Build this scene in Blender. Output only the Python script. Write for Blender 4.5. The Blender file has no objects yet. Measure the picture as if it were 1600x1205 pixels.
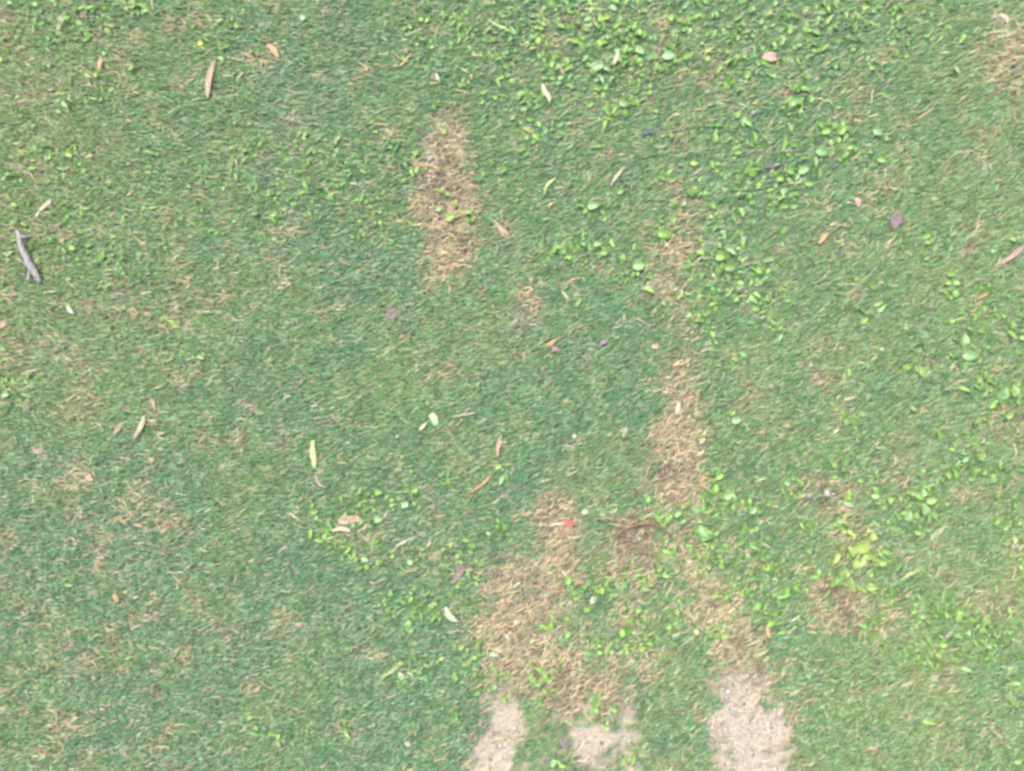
import bpy, math, random
import numpy as np

# ---------------------------------------------------------------- camera, sky, sun, exposure
S = 0.0011                                   # metres on the lawn per photo pixel (field about 1.76 m wide)
CAM_H = 1.36
def P(px, py):
    return ((px - 800.0) * S, (602.5 - py) * S)

sc = bpy.context.scene
cam_d = bpy.data.cameras.new('camera')
cam = bpy.data.objects.new('camera', cam_d)
sc.collection.objects.link(cam)
cam.location = (0, 0, CAM_H)
cam.rotation_euler = (0, 0, 0)
cam_d.sensor_fit = 'HORIZONTAL'
cam_d.angle = 2 * math.atan(800 * S / CAM_H)
cam_d.clip_start = 0.02
cam_d.clip_end = 500
sc.camera = cam
sc.render.resolution_x, sc.render.resolution_y = 1024, 771
sc.cycles.filter_width = 1.9
cam_d.dof.use_dof = True                      # the phone focused a little short of the lawn
cam_d.dof.focus_distance = 0.925
cam_d.dof.aperture_fstop = 2.9
sc.cycles.max_bounces = 6

SUN_EL, SUN_AZ = math.radians(58), math.radians(-35)     # azimuth from +Y clockwise
w = bpy.data.worlds.new('World'); sc.world = w; w.use_nodes = True
nt = w.node_tree
sky = nt.nodes.new('ShaderNodeTexSky'); sky.sky_type = 'NISHITA'; sky.sun_disc = False
sky.sun_elevation = SUN_EL; sky.sun_rotation = SUN_AZ; sky.dust_density = 4.0; sky.air_density = 1.0
bg = nt.nodes['Background']; bg.inputs['Strength'].default_value = 0.15
nt.links.new(sky.outputs[0], bg.inputs[0])
sun_d = bpy.data.lights.new('sun', 'SUN'); sun_d.energy = 1.0; sun_d.angle = math.radians(22)
sun_d.color = (1.0, 0.94, 0.84)
sun = bpy.data.objects.new('sun', sun_d); sc.collection.objects.link(sun)
sun.rotation_euler = (math.pi / 2 - SUN_EL, 0, math.pi - SUN_AZ)
sc.view_settings.view_transform = 'Standard'; sc.view_settings.look = 'None'
sc.view_settings.gamma = 1.0; sc.view_settings.exposure = 1.91

rng = np.random.default_rng(11)
random.seed(5)
C = sc.collection

# ---------------------------------------------------------------- numeric helpers
def vnoise(x, y, seed):
    """smooth value noise 0..1"""
    xi = np.floor(x).astype(np.int64); yi = np.floor(y).astype(np.int64)
    fx = x - xi; fy = y - yi
    fx = fx * fx * (3 - 2 * fx); fy = fy * fy * (3 - 2 * fy)
    def h(a, b):
        n = (a * 374761393 + b * 668265263 + seed * 974634777) & 0xFFFFFFFF
        n = ((n ^ (n >> 13)) * 1274126177) & 0xFFFFFFFF
        n = ((n ^ (n >> 16)) * 2246822519) & 0xFFFFFFFF
        return (n & 0xFFFFFF) / float(0xFFFFFF)
    a = h(xi, yi); b = h(xi + 1, yi); c = h(xi, yi + 1); d = h(xi + 1, yi + 1)
    return (a * (1 - fx) + b * fx) * (1 - fy) + (c * (1 - fx) + d * fx) * fy
def fbm(x, y, seed, octv=3):
    s = 0; t = 0; a = 1.0
    for o in range(octv):
        s = s + a * vnoise(x * 2 ** o + 13.7 * o, y * 2 ** o - 7.1 * o, seed + o); t += a; a *= 0.55
    return s / t
def sstep(a, b, x):
    t = np.clip((x - a) / (b - a), 0, 1); return t * t * (3 - 2 * t)
def clipn(v): return np.clip(v, 0, 1)

# patches, in photo pixels: cx, cy, rx, ry, angle in degrees (picture, clockwise), strength
STRAW = [(692,225,40,60,0,.85),(675,315,42,64,0,1),(712,330,38,80,0,1),(700,395,46,48,0,1),(690,270,48,54,0,1),
 (1055,600,30,50,8,.95),(1062,690,50,58,0,.97),(1058,755,50,54,0,.95),(1075,640,22,40,0,.7),(1020,700,16,60,8,.6),
 (866,820,40,52,0,.95),(875,890,48,60,0,1),(850,960,52,64,20,.85),(800,915,66,50,10,.85),(790,980,52,64,-10,.95),
 (800,1045,58,50,0,.9),(870,1040,60,64,0,.95),(910,1090,80,56,0,.95),(985,835,46,32,10,1),(990,885,52,38,0,.92),
 (1075,880,42,66,-25,.88),(1110,940,50,52,0,.85),(1155,1005,46,56,-10,.9),(1160,1060,60,48,0,.95),(980,960,42,54,0,.65),(985,1030,40,54,0,.75),
 (1290,770,38,46,-30,.85),(1330,830,28,46,-10,.7),(1305,935,38,40,0,.88),(1312,968,44,24,0,.7),
 (1585,70,44,46,0,.75),(1572,120,38,36,0,.55),(1062,325,30,50,0,.78),(1065,380,36,46,0,.92),(1055,440,30,40,0,.8),(1062,240,18,60,0,.4),(1060,150,16,40,0,.3),(1070,510,20,40,0,.4),
 (822,480,28,48,10,.68),(850,545,24,16,0,.4),(810,385,26,18,-30,.6),(790,360,18,14,0,.5),(240,815,45,38,15,.68),(205,790,25,40,0,.4),
 (105,1125,35,20,0,.6),(1450,560,20,14,0,.35),(1575,660,32,22,0,.55),(1555,940,40,25,0,.45),(1470,1060,24,18,0,.35),
 (1025,20,26,34,0,.55),(900,40,26,34,0,.5),(870,70,20,30,0,.4),(265,45,28,18,15,.5),(425,85,16,40,0,.4),(415,35,16,30,0,.4),
 (290,470,45,30,0,.4),(190,480,40,30,0,.35),(115,760,30,45,0,.35),(125,805,25,18,0,.5),(25,555,28,40,0,.4),(10,850,20,25,0,.3),
 (105,545,30,25,0,.3),(550,830,34,22,0,.45),(1400,720,26,34,0,.25),(1280,600,22,16,0,.4),(1310,370,24,40,0,.35),(1100,125,18,24,0,.3),
 (640,505,20,24,0,.35),(520,485,26,16,0,.4),(700,580,40,14,0,.3),(655,560,16,30,0,.35),(150,1040,14,20,0,.4),(180,1000,12,24,0,.35),
 (1225,1100,14,120,-8,.4),(1110,1150,14,60,5,.4),(730,895,26,20,0,.5),(720,930,22,18,0,.4),(1090,180,20,14,0,.3),(1160,590,18,24,0,.25),
 (45,925,22,30,0,.3),(300,935,18,12,0,.25),(375,1165,14,18,0,.35),(1370,1180,20,14,0,.3),(1130,830,16,30,0,.3),(1190,690,12,30,0,.35),
 (760,1120,14,40,0,.5),(885,925,20,40,0,.5),(1540,1170,18,14,0,.4),(1590,700,18,30,0,.4)]
SAND = [(790,1135,40,56,-12,1),(778,1185,54,50,-5,1),(800,1108,26,28,0,.9),(922,1158,54,56,-8,1),(955,1155,50,48,0,.95),(955,1200,52,36,0,.85),
 (920,1120,28,18,0,.6),(1160,1100,52,48,0,1),(1178,1165,62,60,0,1),(1170,1205,70,44,0,1),(1140,1072,34,28,0,.9),(1135,1150,36,60,0,.95),(930,1185,60,34,0,.85),(880,1120,26,22,0,.5),(860,1195,40,20,0,.5),(815,1190,20,26,0,.7),(1010,1190,24,20,0,.4),
 (985,1115,22,16,0,.4)]
# the turf island between the two left sandy patches
def patchmask(px, py, lst, soft=1.0):
    wx = px + (fbm(px / 26, py / 26, 3) - .5) * 30 + (fbm(px / 7, py / 7, 6, 2) - .5) * 14
    wy = py + (fbm(px / 26, py / 26, 9) - .5) * 40 + (fbm(px / 7, py / 7, 8, 2) - .5) * 14
    m = np.zeros_like(px)
    rag = (fbm(px / 6, py / 6, 14, 3) - .5) * 1.15 + (fbm(px / 17, py / 22, 17, 2) - .5) * .95
    for cx, cy, rx, ry, a, s in lst:
        a = math.radians(a)
        near = (np.abs(px - cx) < (rx + ry) * 1.6) & (np.abs(py - cy) < (rx + ry) * 1.6)
        if not near.any(): continue
        dx = wx[near] - cx; dy = wy[near] - cy
        u = (dx * math.cos(a) + dy * math.sin(a)) / rx; v = (-dx * math.sin(a) + dy * math.cos(a)) / ry
        d = np.sqrt(u * u + v * v) + rag[near] * min(1.0, 40 / min(rx, ry))
        k = s * (.8 + .2 * s) * (1 - sstep(0.58 - .22 * (soft - 1), 1.25 + .2 * (soft - 1), d))
        m[near] = np.maximum(m[near], k)
    fine = fbm(px / 8, py / 8, 14, 3) - .5; mid = fbm(px / 20, py / 28, 17, 2) - .5
    return np.clip(m + (m > .02) * (m < .999) * (fine * 1.2 + mid * .9) * (1 - m * .4) * np.minimum(1, m * 4), 0, 1)
def masks(x, y):
    px = x / S + 800; py = 602.5 - y / S
    st = patchmask(px, py, STRAW); sd = patchmask(px, py, SAND, 2.0)
    gr = vnoise(px / 3.5, py / 3.5, 201) * .5 + fbm(px / 11, py / 16, 205, 2) * .5
    sd = np.where(sd > .01, sstep(.26, .74, sd + (gr - .5) * .95), 0)
    # small worn spots all over the lawn
    inside = (px > -200) & (px < 1800) & (py > -200) & (py < 1400)
    n = fbm(px / 22, py / 30, 21, 3)
    thin = sstep(.57, .75, n) * .38
    m2 = fbm(px / 150, py / 240, 31, 2)
    thin = thin * (0.55 + 0.9 * m2) * (1 + .45 * (1 - sstep(150, 420, px)))
    # outside the photographed frame, similar larger worn spots
    big = sstep(.68, .76, fbm(px / 70, py / 150, 41, 3)) * (~inside)
    st = np.maximum(st, np.maximum(thin, big * .9))
    return st, sd

# streak (lean) direction of the mown grass, degrees counter-clockwise from +X
def lean_angle(x, y):
    px = np.clip(x / S + 800, -300, 1900); py = np.clip(602.5 - y / S, -300, 1500)
    a = -12 + 30 * np.clip(px / 1050, 0, 1.1) + 22 * (py / 1205)
    return np.radians(np.clip(a, -14, 36))

# ---------------------------------------------------------------- materials
def new_mat(name):
    m = bpy.data.materials.new(name); m.use_nodes = True
    nt = m.node_tree; nt.nodes.clear()
    out = nt.nodes.new('ShaderNodeOutputMaterial')
    return m, nt, out
def leaf_mat(name, rough=.55, spec=.35, transl=.3, noise_scale=180, amount=.25):
    """plant matter: colour from the 'Col' attribute, thin and slightly translucent"""
    m, nt, out = new_mat(name); N = nt.nodes.new; L = nt.links.new
    at = N('ShaderNodeAttribute'); at.attribute_name = 'Col'
    tc = N('ShaderNodeTexCoord'); no = N('ShaderNodeTexNoise'); no.inputs['Scale'].default_value = noise_scale
    no.inputs['Detail'].default_value = 2
    L(tc.outputs['Object'], no.inputs['Vector'])
    mr = N('ShaderNodeMapRange'); mr.inputs['From Min'].default_value = .3; mr.inputs['From Max'].default_value = .7
    mr.inputs['To Min'].default_value = 1 - amount; mr.inputs['To Max'].default_value = 1 + amount
    L(no.outputs['Fac'], mr.inputs['Value'])
    vm = N('ShaderNodeVectorMath'); vm.operation = 'SCALE'
    L(at.outputs['Color'], vm.inputs[0]); L(mr.outputs[0], vm.inputs['Scale'])
    pb = N('ShaderNodeBsdfPrincipled'); pb.inputs['Roughness'].default_value = rough
    pb.inputs['Specular IOR Level'].default_value = spec
    L(vm.outputs[0], pb.inputs['Base Color'])
    tr = N('ShaderNodeBsdfTranslucent'); L(vm.outputs[0], tr.inputs['Color'])
    mx = N('ShaderNodeMixShader'); mx.inputs[0].default_value = transl
    L(pb.outputs[0], mx.inputs[1]); L(tr.outputs[0], mx.inputs[2]); L(mx.outputs[0], out.inputs[0])
    return m
M_GRASS = leaf_mat('grass_blades', .5, .4, .42, 60, .15)
M_STRAW = leaf_mat('dry_straw', .65, .3, .15, 120, .2)
M_WEED = leaf_mat('weed_leaves', .42, .5, .3, 140, .16)

def solid_mat(name, c1, c2, rough=.7, scale=120, stretch=(1, 1, 1), bump=.3, spec=.3):
    m, nt, out = new_mat(name); N = nt.nodes.new; L = nt.links.new
    tc = N('ShaderNodeTexCoord'); mp = N('ShaderNodeMapping'); mp.inputs['Scale'].default_value = stretch
    no = N('ShaderNodeTexNoise'); no.inputs['Scale'].default_value = scale; no.inputs['Detail'].default_value = 4
    L(tc.outputs['Object'], mp.inputs[0]); L(mp.outputs[0], no.inputs['Vector'])
    cr = N('ShaderNodeValToRGB'); cr.color_ramp.elements[0].position = .32; cr.color_ramp.elements[1].position = .68
    cr.color_ramp.elements[0].color = (*c1, 1); cr.color_ramp.elements[1].color = (*c2, 1)
    L(no.outputs['Fac'], cr.inputs[0])
    bp = N('ShaderNodeBump'); bp.inputs['Strength'].default_value = bump; bp.inputs['Distance'].default_value = .0008
    L(no.outputs['Fac'], bp.inputs['Height'])
    pb = N('ShaderNodeBsdfPrincipled'); pb.inputs['Roughness'].default_value = rough
    pb.inputs['Specular IOR Level'].default_value = spec
    L(cr.outputs[0], pb.inputs['Base Color']); L(bp.outputs[0], pb.inputs['Normal']); L(pb.outputs[0], out.inputs[0])
    return m

def ground_mat():
    m, nt, out = new_mat('soil'); N = nt.nodes.new; L = nt.links.new
    at = N('ShaderNodeAttribute'); at.attribute_name = 'Mask'
    sep = N('ShaderNodeSeparateColor'); L(at.outputs['Color'], sep.inputs[0])
    tc = N('ShaderNodeTexCoord')
    def noise(sc_, det=4, ro=.6):
        n = N('ShaderNodeTexNoise'); n.inputs['Scale'].default_value = sc_; n.inputs['Detail'].default_value = det
        n.inputs['Roughness'].default_value = ro; L(tc.outputs['Object'], n.inputs['Vector']); return n.outputs['Fac']
    def ramp(src, stops):
        r = N('ShaderNodeValToRGB'); L(src, r.inputs[0]); e = r.color_ramp.elements
        e[0].position, e[0].color = stops[0][0], (*stops[0][1], 1)
        e[1].position, e[1].color = stops[-1][0], (*stops[-1][1], 1)
        for p_, c_ in stops[1:-1]:
            q = e.new(p_); q.color = (*c_, 1)
        return r.outputs[0]
    def mix(f, a, b):
        x = N('ShaderNodeMix'); x.data_type = 'RGBA'; L(f, x.inputs[0]); L(a, x.inputs[6]); L(b, x.inputs[7]); return x.outputs[2]
    soil = ramp(noise(90), [(.3, (.055, .042, .030)), (.5, (.12, .093, .065)), (.7, (.21, .165, .115))])
    sand = ramp(noise(150, 6, .7), [(.28, (.14, .11, .08)), (.42, (.230, .200, .148)), (.58, (.285, .253, .192)), (.75, (.36, .325, .262))])
    far = ramp(noise(2.2, 6, .7), [(.3, (.10, .17, .08)), (.55, (.12, .20, .09)), (.75, (.17, .20, .11))])
    c = mix(sep.outputs[1], soil, sand)
    c = mix(sep.outputs[2], c, far)
    vo = N('ShaderNodeTexVoronoi'); vo.inputs['Scale'].default_value = 260; L(tc.outputs['Object'], vo.inputs['Vector'])
    ad = N('ShaderNodeMath'); ad.operation = 'ADD'; L(noise(220, 5, .7), ad.inputs[0]); L(vo.outputs['Distance'], ad.inputs[1])
    bp = N('ShaderNodeBump'); bp.inputs['Strength'].default_value = .7; bp.inputs['Distance'].default_value = .002
    L(ad.outputs[0], bp.inputs['Height'])
    pb = N('ShaderNodeBsdfPrincipled'); pb.inputs['Roughness'].default_value = .95; pb.inputs['Specular IOR Level'].default_value = .15
    L(c, pb.inputs['Base Color']); L(bp.outputs[0], pb.inputs['Normal']); L(pb.outputs[0], out.inputs[0])
    return m

# ---------------------------------------------------------------- mesh helper
def fast_mesh(name, verts, loops, starts, totals, mat, cols=None, smooth=False):
    me = bpy.data.meshes.new(name)
    me.vertices.add(len(verts)); me.vertices.foreach_set('co', np.ascontiguousarray(verts, dtype=np.float32).ravel())
    me.loops.add(len(loops)); me.loops.foreach_set('vertex_index', np.ascontiguousarray(loops, dtype=np.int32))
    me.polygons.add(len(starts)); me.polygons.foreach_set('loop_start', np.ascontiguousarray(starts, dtype=np.int32))
    try: me.polygons.foreach_set('loop_total', np.ascontiguousarray(totals, dtype=np.int32))
    except Exception: pass
    if smooth: me.polygons.foreach_set('use_smooth', np.ones(len(starts), dtype=bool))
    me.update(calc_edges=True)
    if cols is not None:
        a = me.color_attributes.new(cols[0], 'FLOAT_COLOR', 'POINT')
        c4 = np.ones((len(verts), 4), dtype=np.float32); c4[:, :3] = cols[1]
        a.data.foreach_set('color', c4.ravel())
    if mat: me.materials.append(mat)
    return me
def link(name, me, parent=None, **props):
    o = bpy.data.objects.new(name, me); C.objects.link(o)
    if parent: o.parent = parent
    for k, v in props.items(): o[k] = v
    return o
def ground_h(x, y):
    st, sd = masks(x, y)
    return (fbm(x / .11, y / .11, 50, 3) - .5) * .008 + (fbm(x / .012, y / .012, 55, 2) - .5) * .0026 * (1 + sd) - sd * .004 - st * .001

# ---------------------------------------------------------------- ground: one sheet, fine near the camera, out to the horizon
near = np.arange(-1.25, 1.2501, .005)
o1 = 1.25 + np.cumsum(np.geomspace(.012, 12, 60))
ax = np.concatenate([-o1[::-1], near, o1])
gx, gy = np.meshgrid(ax, ax); n = len(ax)
X = gx.ravel(); Y = gy.ravel()
st, sd = masks(X, Y)
r = np.maximum(np.abs(X), np.abs(Y))
Z = ground_h(X, Y) * (1 - sstep(2.5, 6, r)) + (fbm(X / 9, Y / 9, 77, 2) - .5) * .5 * sstep(8, 40, r)
far = np.maximum(sstep(.95, 1.3, np.abs(X)), sstep(.73, 1.1, np.abs(Y))) * (.75 + .25 * sstep(1.5, 3, r)) * (1 - np.clip(st, 0, 1) * (1 - sstep(2.5, 4, r)))
idx = np.arange(n * n).reshape(n, n)
q = np.stack([idx[:-1, :-1], idx[:-1, 1:], idx[1:, 1:], idx[1:, :-1]], -1).reshape(-1, 4)
me = fast_mesh('ground', np.stack([X, Y, Z], -1), q.ravel(), np.arange(len(q)) * 4, np.full(len(q), 4), ground_mat(),
               ('Mask', np.stack([st, sd, far], -1)), smooth=True)
link('ground', me, kind='structure', label='bare sandy brown soil under the lawn', category='ground')

# ---------------------------------------------------------------- blades
def scatter(nn, hx, hy, hole=None):
    x = rng.uniform(-hx, hx, nn); y = rng.uniform(-hy, hy, nn)
    if hole:
        k = (np.abs(x) > hole[0]) | (np.abs(y) > hole[1]); x, y = x[k], y[k]
    return x, y
def blade_arrays(x, y, z, phi, length, width, e1, e2, roll, bend, col):
    """five-vertex blades: a quad and a tip triangle"""
    h = length * .55
    d1 = np.stack([np.cos(phi) * np.cos(e1), np.sin(phi) * np.cos(e1), np.sin(e1)], -1)
    ph2 = phi + bend
    d2 = np.stack([np.cos(ph2) * np.cos(e2), np.sin(ph2) * np.cos(e2), np.sin(e2)], -1)
    p0 = np.stack([x, y, z], -1); p1 = p0 + d1 * h[:, None]; p2 = p1 + d2 * (length - h)[:, None]
    sd_ = np.stack([-np.sin(phi) * np.cos(roll), np.cos(phi) * np.cos(roll), np.sin(roll)], -1) * (width / 2)[:, None]
    v = np.stack([p0 - sd_ * .8, p0 + sd_ * .8, p1 + sd_, p1 - sd_, p2], 1)
    return v, np.repeat(col[:, None, :], 5, 1)
def blades_mesh(name, parts, mat):
    v = np.concatenate([p[0] for p in parts]); c = np.concatenate([p[1] for p in parts])
    nb = len(v); base = (np.arange(nb) * 5)[:, None]
    lp = (base + np.array([0, 1, 2, 3, 3, 2, 4])[None]).ravel()
    st_ = (np.arange(nb)[:, None] * 7 + np.array([0, 4])[None]).ravel()
    tt = np.tile([4, 3], nb)
    return fast_mesh(name, v.reshape(-1, 3), lp, st_, tt, mat, ('Col', c.reshape(-1, 3)))

G_BLUE = np.array([.108, .240, .118]); G_MID = np.array([.144, .274, .092]); G_OLIVE = np.array([.205, .292, .100])
G_PALE = np.array([.32, .40, .24]); G_DARK = np.array([.06, .14, .075]); D_TAN = np.array([.315, .26, .165]); D_BROWN = np.array([.20, .16, .105])
D_GOLD = np.array([.41, .31, .165]); D_PALE = np.array([.45, .39, .26])
def grass_colour(x, y, st_):
    px = x / S + 800; py = 602.5 - y / S
    nn = len(x)
    n1 = fbm(px / 120, py / 150, 61, 3); n2 = fbm(px / 45, py / 55, 66, 2); n3 = fbm(px / 16, py / 16, 69, 2)
    # broad tone of the lawn: bluer in the lower left and middle, more olive at the top left and along the right
    olive = .34 + .28 * sstep(1050, 1600, px) + .30 * (1 - sstep(100, 520, px)) * (1 - sstep(250, 800, py)) - .22 * sstep(500, 900, py) * (1 - sstep(700, 1200, px))
    olive = olive + (n1 - .5) * .65 + (n2 - .5) * .7 + (fbm(px / 9, py / 9, 64, 2) - .5) * .9
    t = clipn(olive + rng.normal(0, .22, nn))[:, None]
    c = np.where(t < .5, G_BLUE * (1 - t * 2) + G_MID * (t * 2), G_MID * (2 - t * 2) + G_OLIVE * (t * 2 - 1))
    u = rng.random(nn)
    pale_p = .18 + .06 * n3
    dark_p = .045
    tan_p = .03 + .36 * st_ + .20 * sstep(.5, .75, n2) * n3 + .08 * (1 - sstep(0, 500, px)) * n1
    c = np.where((u < pale_p)[:, None], G_PALE, c)
    c = np.where((u > 1 - dark_p)[:, None], G_DARK, c)
    u2 = rng.random(nn); k = (u2 < tan_p)
    dt = rng.random(nn)[:, None]
    dc = np.where(dt < .5, np.array([.21, .19, .12]) * (1 - dt * 2) + D_TAN * dt * 2, D_TAN * (2 - dt * 2) + D_PALE * (dt * 2 - 1))
    c = np.where(k[:, None], dc, c)
    c = c * rng.uniform(.80, 1.22, nn)[:, None] * (0.92 + .16 * n3)[:, None]
    return c
def grass_layer(nn, hx, hy, hole=None, k=1.0):
    x, y = scatter(nn, hx, hy, hole)
    st_, sd_ = masks(x, y)
    keep = rng.random(len(x)) < (1 - clipn(st_ * .93)) * (1 - clipn(sd_ * 1.25)) + .06 * (sd_ < .3)
    # tufty density
    keep &= rng.random(len(x)) < .62 + .6 * fbm(x / .012, y / .012, 90, 2)
    x, y, st_ = x[keep], y[keep], st_[keep]; m = len(x)
    phi = lean_angle(x, y) + rng.normal(0, .20, m) + (fbm(x / .02, y / .02, 93, 2) - .5) * .7
    loose = rng.random(m) < .09; phi = np.where(loose, rng.uniform(-3.14, 3.14, m), phi)
    phi = phi + np.where(rng.random(m) < .25, math.pi, 0)
    L_ = rng.uniform(.006, .0155, m) * k * (0.9 + .35 * fbm(x / .08, y / .08, 95, 2)); W = rng.uniform(.0008, .0016, m) * k
    e1 = np.radians(rng.uniform(10, 46, m)); e2 = e1 - np.radians(rng.uniform(5, 50, m))
    roll = rng.normal(0, .45, m)
    z = ground_h(x, y) - .0005 + rng.uniform(0, .003, m) * k
    return blade_arrays(x, y, z, phi, L_, W, e1, e2, roll, rng.normal(0, .17, m), grass_colour(x, y, st_))
parts = [grass_layer(740000, .97, .75), grass_layer(620000, 1.6, 1.5, (.97, .75), 1.6), grass_layer(560000, 3.2, 3.0, (1.6, 1.5), 2.6)]
link('grass', blades_mesh('grass', parts, M_GRASS), kind='stuff', label='short mown green grass blades covering the lawn', category='grass')

# ---------------------------------------------------------------- dry straw: flat curved strands in the worn patches, a few everywhere
def straw_layer(nn, hx, hy, hole=None, k=1.0):
    x, y = scatter(nn, hx, hy, hole)
    st_, sd_ = masks(x, y)
    hole = sstep(.34, .48, fbm(x / .013, y / .013, 131, 2))
    pr = clipn(st_ ** 1.5) * (.25 + .75 * hole) * (1 - .95 * clipn(sd_ * 1.15)) + .10 * sd_ * (fbm(x / .02, y / .02, 141, 2) > .52) + .016 * (sd_ < .5)
    keep = rng.random(len(x)) < pr
    x, y, st_, sd_ = x[keep], y[keep], st_[keep], sd_[keep]; m = len(x)
    phi = lean_angle(x, y) + rng.normal(0, .42, m)
    loose = rng.random(m) < .22; phi = np.where(loose, rng.uniform(-3.14, 3.14, m), phi)
    phi = phi + np.where(rng.random(m) < .5, math.pi, 0)
    L_ = rng.uniform(.008, .024, m) * k * np.where(rng.random(m) < .08, 1.7, 1); W = rng.uniform(.0007, .0016, m) * k
    e1 = np.radians(rng.uniform(-2, 22, m)); e2 = np.radians(rng.uniform(-22, 12, m))
    z = ground_h(x, y) + rng.uniform(.0004, .006, m) + .004 * (1 - clipn(st_ * 2))
    u = rng.random(m)[:, None]; u2 = rng.random(m)[:, None]
    px = x / S + 800; py = 602.5 - y / S
    gold = sstep(.42, .62, fbm(px / 40, py / 40, 71, 2))[:, None]
    c = D_BROWN * (1 - u) + D_TAN * u
    c = np.where(u2 < .24 + .25 * gold, D_GOLD * (.7 + .5 * u), c)
    c = np.where(u2 > .78, D_PALE * (.75 + .4 * u), c)
    db = np.zeros(m)
    for cx, cy, r_ in ((985,838,36),(1000,850,24),(1285,775,30),(690,262,26),(700,300,22),(672,280,18),(1308,925,26),(868,1100,24),(880,1065,18),(725,375,18),(1030,735,22),(1215,0,10),(1325,960,18),(900,40,16),(640,270,12)):
        db = np.maximum(db, 1 - sstep(.4, 1.2, np.hypot(px - cx, py - cy) / r_))
    dirty = rng.random(m) < db * .62
    c = np.where(dirty[:, None], D_BROWN * (.4 + .5 * u) , c)
    c = c * rng.uniform(.8, 1.2, m)[:, None]
    return blade_arrays(x, y, z, phi, L_, W, e1, e2, rng.normal(0, .4, m), rng.normal(0, .7, m), c)
parts = [straw_layer(330000, 1.02, .80), straw_layer(160000, 1.9, 1.7, (1.02, .80), 1.35), straw_layer(60000, 3.2, 3.0, (1.9, 1.7), 2.4)]
link('dry_straw', blades_mesh('dry_straw', parts, M_STRAW), kind='stuff', label='dead tan straw and thatch lying in the worn patches', category='straw')

# ---------------------------------------------------------------- gravel crumbs on the sandy patches (nobody could count them)
def gravel():
    base = np.array([[1,0,0],[-1,0,0],[0,1,0],[0,-1,0],[0,0,1],[0,0,-1],[.6,.6,.5],[-.6,.6,.5],[.6,-.6,.5],[-.6,-.6,.5]])
    base = base[:6]
    tri = np.array([[0,2,4],[2,1,4],[1,3,4],[3,0,4],[2,0,5],[1,2,5],[3,1,5],[0,3,5]])
    x = rng.uniform(-1.0, 1.0, 260000); y = rng.uniform(-.80, .80, 260000)
    st_, sd_ = masks(x, y); right = sstep(1050, 1100, x / S + 800)
    k = rng.random(len(x)) < sd_ * (.16 + .62 * right) + st_ * .012; x, y, right = x[k], y[k], right[k]; m = len(x)
    s = rng.uniform(.0006, .0019, m) * np.where(rng.random(m) < .10, 1.8, 1)
    v = base[None] * s[:, None, None] * rng.uniform(.55, 1.35, (m, 6, 3))
    a = rng.uniform(0, 6.28, m); ca, sa = np.cos(a)[:, None], np.sin(a)[:, None]
    v = np.stack([v[..., 0] * ca - v[..., 1] * sa, v[..., 0] * sa + v[..., 1] * ca, v[..., 2] * .7], -1)
    v += np.stack([x, y, ground_h(x, y) + s * .25], -1)[:, None, :]
    t = rng.random(m)[:, None]
    c = np.array([.27, .22, .17]) * (1 - t) + np.array([.42, .37, .32]) * t
    c = np.where(rng.random(m)[:, None] < .22, np.array([.12, .095, .075]), c)
    c = np.where(rng.random(m)[:, None] < .06, np.array([.52, .50, .47]), c)
    f = (tri[None] + (np.arange(m) * 6)[:, None, None]).reshape(-1, 3)
    return fast_mesh('gravel', v.reshape(-1, 3), f.ravel(), np.arange(len(f)) * 3, np.full(len(f), 3), leaf_mat('grit', .85, .2, 0, 400, .2),
                     ('Col', np.repeat(c[:, None], 6, 1).reshape(-1, 3)))
link('gravel', gravel(), kind='stuff', label='pale grit and crumbs scattered over the sandy bare patches', category='gravel')

# ---------------------------------------------------------------- weeds
ROWS, COLS = 8, 5
def leaf_template(kind):
    """unit leaf along +X, (ROWS*COLS,3); width relative to length 1"""
    t = np.linspace(0, 1, ROWS); s = np.linspace(-1, 1, COLS)
    if kind == 0:   prof = np.sin(np.pi * t ** .8) ** .62 * .36           # oval
    elif kind == 1: prof = np.sqrt(np.maximum(1 - (2 * t - 1) ** 2, 0)) * .46  # round
    else:           prof = np.sin(np.pi * t ** .62) ** .8 * .19           # lance
    prof = np.maximum(prof, .015)
    v = np.zeros((ROWS, COLS, 3))
    for i in range(ROWS):
        for j in range(COLS):
            xx = t[i]
            if kind == 1 and t[i] < .3: xx = t[i] - .12 * (1 - t[i] / .3) * abs(s[j])
            v[i, j] = (xx, s[j] * prof[i], abs(s[j]) ** 1.3 * prof[i] * .38 - .16 * (t[i] - .4) ** 2 * 2 + .02 * math.sin(9 * t[i] + 2 * s[j]))
    return v.reshape(-1, 3)
TEMPL = [leaf_template(k) for k in range(3)]
LQ = np.array([[i * COLS + j, (i + 1) * COLS + j, (i + 1) * COLS + j + 1, i * COLS + j + 1] for i in range(ROWS - 1) for j in range(COLS - 1)])
def rotmats(yaw, pitch, roll):
    cy, sy, cp, sp, cr, sr = np.cos(yaw), np.sin(yaw), np.cos(pitch), np.sin(pitch), np.cos(roll), np.sin(roll)
    z0 = np.zeros_like(yaw); o = np.ones_like(yaw)
    Rz = np.stack([np.stack([cy, -sy, z0], -1), np.stack([sy, cy, z0], -1), np.stack([z0, z0, o], -1)], -2)
    Ry = np.stack([np.stack([cp, z0, -sp], -1), np.stack([z0, o, z0], -1), np.stack([sp, z0, cp], -1)], -2)
    Rx = np.stack([np.stack([o, z0, z0], -1), np.stack([z0, cr, -sr], -1), np.stack([z0, sr, cr], -1)], -2)
    return Rz @ Ry @ Rx
W_BRIGHT = np.array([.165, .290, .050]); W_MID = np.array([.110, .215, .050]); W_PALE = np.array([.165, .285, .105]); W_YEL = np.array([.22, .31, .075]); W_DARK = np.array([.07, .16, .05])
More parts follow.
